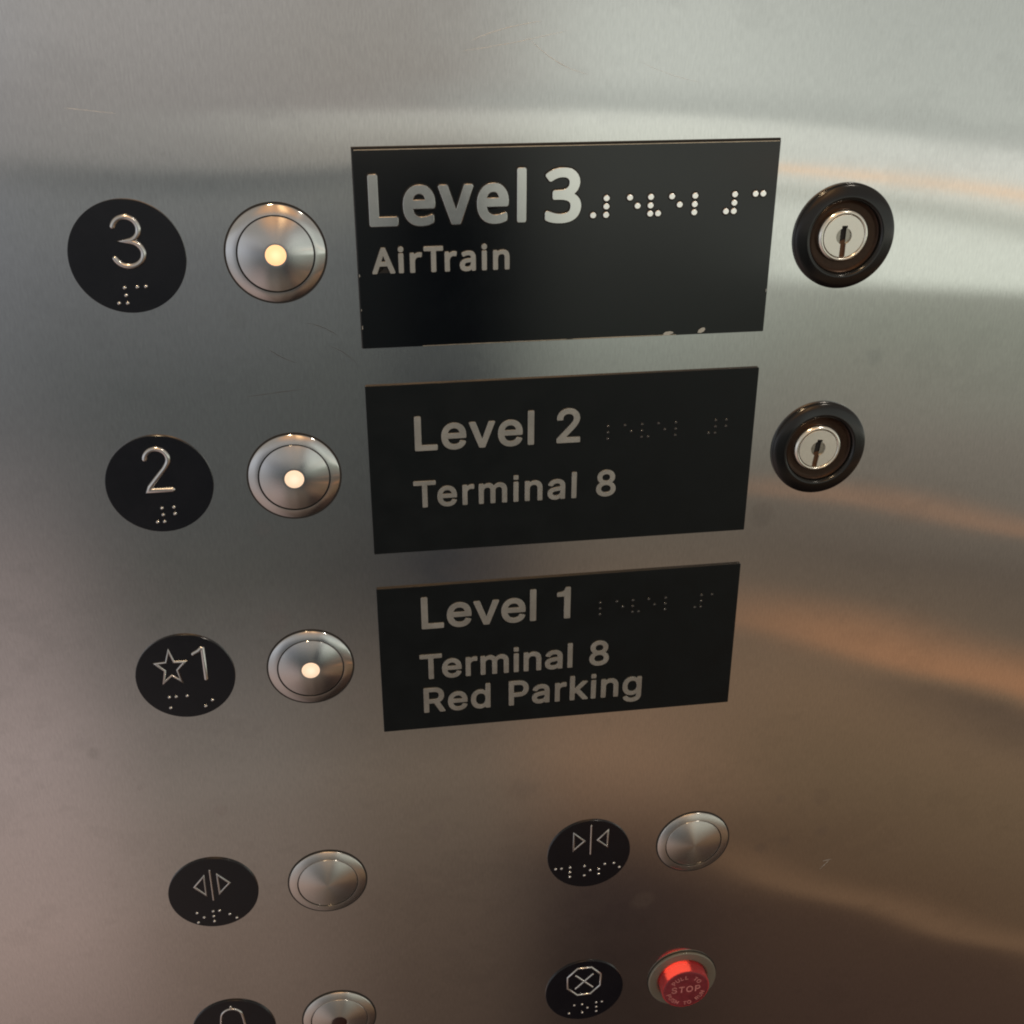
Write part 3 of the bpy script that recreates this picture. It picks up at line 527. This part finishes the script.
A = ramp([(-90, (70, 58, 52)), (-60, (95, 82, 76)), (-46, (126, 108, 100)), (-42, (146, 127, 119)), (-34, (148, 133, 128)), (-25.5, (121, 111, 108)), (-20, (97, 95, 95)), (-16.5, (96, 97, 98)),
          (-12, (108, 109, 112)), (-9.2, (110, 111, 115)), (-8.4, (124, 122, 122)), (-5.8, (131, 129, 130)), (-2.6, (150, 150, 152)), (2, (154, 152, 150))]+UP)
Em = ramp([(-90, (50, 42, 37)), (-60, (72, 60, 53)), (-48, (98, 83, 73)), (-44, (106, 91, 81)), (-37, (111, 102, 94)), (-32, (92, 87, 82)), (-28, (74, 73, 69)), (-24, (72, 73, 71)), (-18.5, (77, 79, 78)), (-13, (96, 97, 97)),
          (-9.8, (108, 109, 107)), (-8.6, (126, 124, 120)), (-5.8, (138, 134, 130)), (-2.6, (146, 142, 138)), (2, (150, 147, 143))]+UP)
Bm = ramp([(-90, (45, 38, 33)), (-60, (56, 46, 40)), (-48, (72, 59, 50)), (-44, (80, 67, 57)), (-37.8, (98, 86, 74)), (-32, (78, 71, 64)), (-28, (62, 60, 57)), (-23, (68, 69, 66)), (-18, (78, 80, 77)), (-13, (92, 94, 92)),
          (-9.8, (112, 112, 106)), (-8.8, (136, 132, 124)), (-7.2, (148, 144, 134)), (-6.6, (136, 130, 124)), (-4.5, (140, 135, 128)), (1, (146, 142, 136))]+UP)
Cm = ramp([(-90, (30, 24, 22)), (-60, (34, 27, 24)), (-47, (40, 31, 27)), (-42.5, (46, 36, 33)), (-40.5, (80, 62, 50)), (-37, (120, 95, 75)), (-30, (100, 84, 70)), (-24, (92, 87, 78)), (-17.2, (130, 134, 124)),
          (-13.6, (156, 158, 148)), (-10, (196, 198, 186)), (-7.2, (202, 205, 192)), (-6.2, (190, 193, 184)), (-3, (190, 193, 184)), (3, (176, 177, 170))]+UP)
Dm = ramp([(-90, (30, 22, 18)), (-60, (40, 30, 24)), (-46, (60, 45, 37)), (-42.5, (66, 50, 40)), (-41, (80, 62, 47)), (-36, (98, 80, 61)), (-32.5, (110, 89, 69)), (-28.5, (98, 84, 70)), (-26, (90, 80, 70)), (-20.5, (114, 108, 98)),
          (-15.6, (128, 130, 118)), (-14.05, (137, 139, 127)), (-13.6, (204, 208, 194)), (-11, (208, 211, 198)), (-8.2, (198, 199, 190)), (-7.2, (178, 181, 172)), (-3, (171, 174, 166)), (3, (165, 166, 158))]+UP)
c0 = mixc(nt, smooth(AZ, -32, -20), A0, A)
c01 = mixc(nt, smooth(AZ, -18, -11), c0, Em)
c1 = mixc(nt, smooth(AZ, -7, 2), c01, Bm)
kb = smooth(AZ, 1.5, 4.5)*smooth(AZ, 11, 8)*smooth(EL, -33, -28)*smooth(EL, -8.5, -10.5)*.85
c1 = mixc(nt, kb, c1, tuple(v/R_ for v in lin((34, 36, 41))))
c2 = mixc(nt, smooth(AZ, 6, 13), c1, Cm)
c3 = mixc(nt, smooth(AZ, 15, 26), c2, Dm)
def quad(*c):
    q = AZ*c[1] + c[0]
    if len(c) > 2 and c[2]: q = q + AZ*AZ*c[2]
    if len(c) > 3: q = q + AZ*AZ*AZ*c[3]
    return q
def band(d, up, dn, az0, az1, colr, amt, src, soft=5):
    """a soft streak added to the environment, shaped for its reflection in the steel; d = elevation above its line"""
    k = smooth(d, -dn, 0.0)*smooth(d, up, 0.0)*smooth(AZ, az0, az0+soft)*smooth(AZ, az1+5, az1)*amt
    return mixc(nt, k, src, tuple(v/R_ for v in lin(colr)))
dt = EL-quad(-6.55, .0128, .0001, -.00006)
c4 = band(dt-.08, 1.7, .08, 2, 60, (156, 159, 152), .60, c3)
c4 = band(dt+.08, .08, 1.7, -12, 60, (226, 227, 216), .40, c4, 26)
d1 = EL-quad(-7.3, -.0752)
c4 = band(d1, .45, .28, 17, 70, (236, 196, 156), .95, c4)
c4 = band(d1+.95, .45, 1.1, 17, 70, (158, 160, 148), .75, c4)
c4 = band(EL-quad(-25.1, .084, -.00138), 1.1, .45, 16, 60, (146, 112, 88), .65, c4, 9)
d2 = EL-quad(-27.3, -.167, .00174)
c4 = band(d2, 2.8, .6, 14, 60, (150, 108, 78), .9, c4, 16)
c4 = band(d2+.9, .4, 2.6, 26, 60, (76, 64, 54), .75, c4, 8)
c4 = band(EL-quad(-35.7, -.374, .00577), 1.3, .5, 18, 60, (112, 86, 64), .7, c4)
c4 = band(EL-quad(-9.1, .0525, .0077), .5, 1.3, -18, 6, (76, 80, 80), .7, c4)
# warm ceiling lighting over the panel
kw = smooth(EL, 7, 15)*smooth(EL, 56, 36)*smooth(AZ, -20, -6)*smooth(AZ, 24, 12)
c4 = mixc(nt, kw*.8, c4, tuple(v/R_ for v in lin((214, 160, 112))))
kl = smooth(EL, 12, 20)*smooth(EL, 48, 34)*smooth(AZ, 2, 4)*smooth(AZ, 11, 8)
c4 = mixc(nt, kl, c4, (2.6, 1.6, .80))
w.cycles.sampling_method = 'MANUAL'; w.cycles.sample_map_resolution = 256
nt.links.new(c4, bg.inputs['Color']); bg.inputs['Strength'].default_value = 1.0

def area(name, loc, target, size, power, colr, sy=None):
    l = bpy.data.lights.new(name, 'AREA'); l.energy = power; l.color = colr; l.size = size
    if sy: l.shape = 'RECTANGLE'; l.size_y = sy
    else: l.shape = 'DISK'
    o = bpy.data.objects.new(name, l); col.objects.link(o); o.location = loc
    o.rotation_euler = (Vector(target)-Vector(loc)).to_track_quat('-Z', 'Y').to_euler()
    return o
# ceiling downlights of the cabin: warm spots above, a cooler one off to the right
area('ceiling_downlight', (-.12, -.50, 2.30), (0, 0, 1.3), .10, 3.4, (1, .72, .42))
area('ceiling_downlight', (.75, -.95, 2.30), (0, 0, 1.3), .12, 2.6, (1, .90, .76))

# ------------------------------------------------------------------ camera (solved from the sign corners and the round labels)
Rm = [[9.89043232e-01, -2.38919188e-04, -1.47625975e-01], [-6.29348108e-02, 9.03892604e-01, -4.23104443e-01], [1.33539115e-01, 4.27759399e-01, 8.93973826e-01]]
cw = lambda v: Vector((v[0], v[2], -v[1]))
right, down, fwd = (cw(r) for r in Rm)
cam = bpy.data.cameras.new('camera'); co = bpy.data.objects.new('camera', cam); col.objects.link(co)
mw = Matrix.Identity(4)
for i, v in enumerate((right, -down, -fwd)):
    for j in range(3): mw[j][i] = v[j]
pos = cw((-7.386, -123.454, -420.512))/1000
mw.translation = (pos.x, pos.y, pos.z+Z0)
co.matrix_world = mw
cam.sensor_width = 36; cam.lens = 1179.9/1024*36; cam.clip_start = .01; cam.clip_end = 50
sc = bpy.context.scene; sc.camera = co
sc.render.engine = 'CYCLES'
sc.render.resolution_x = sc.render.resolution_y = 1024
sc.render.filter_size = 1.9 if hasattr(sc.render, 'filter_size') else 1.5
try: sc.cycles.filter_width = 2.0
except Exception: pass
sc.view_settings.view_transform = 'Standard'; sc.view_settings.look = 'None'
sc.view_settings.exposure = 0; sc.view_settings.gamma = 1; sc.view_settings.use_curve_mapping = False
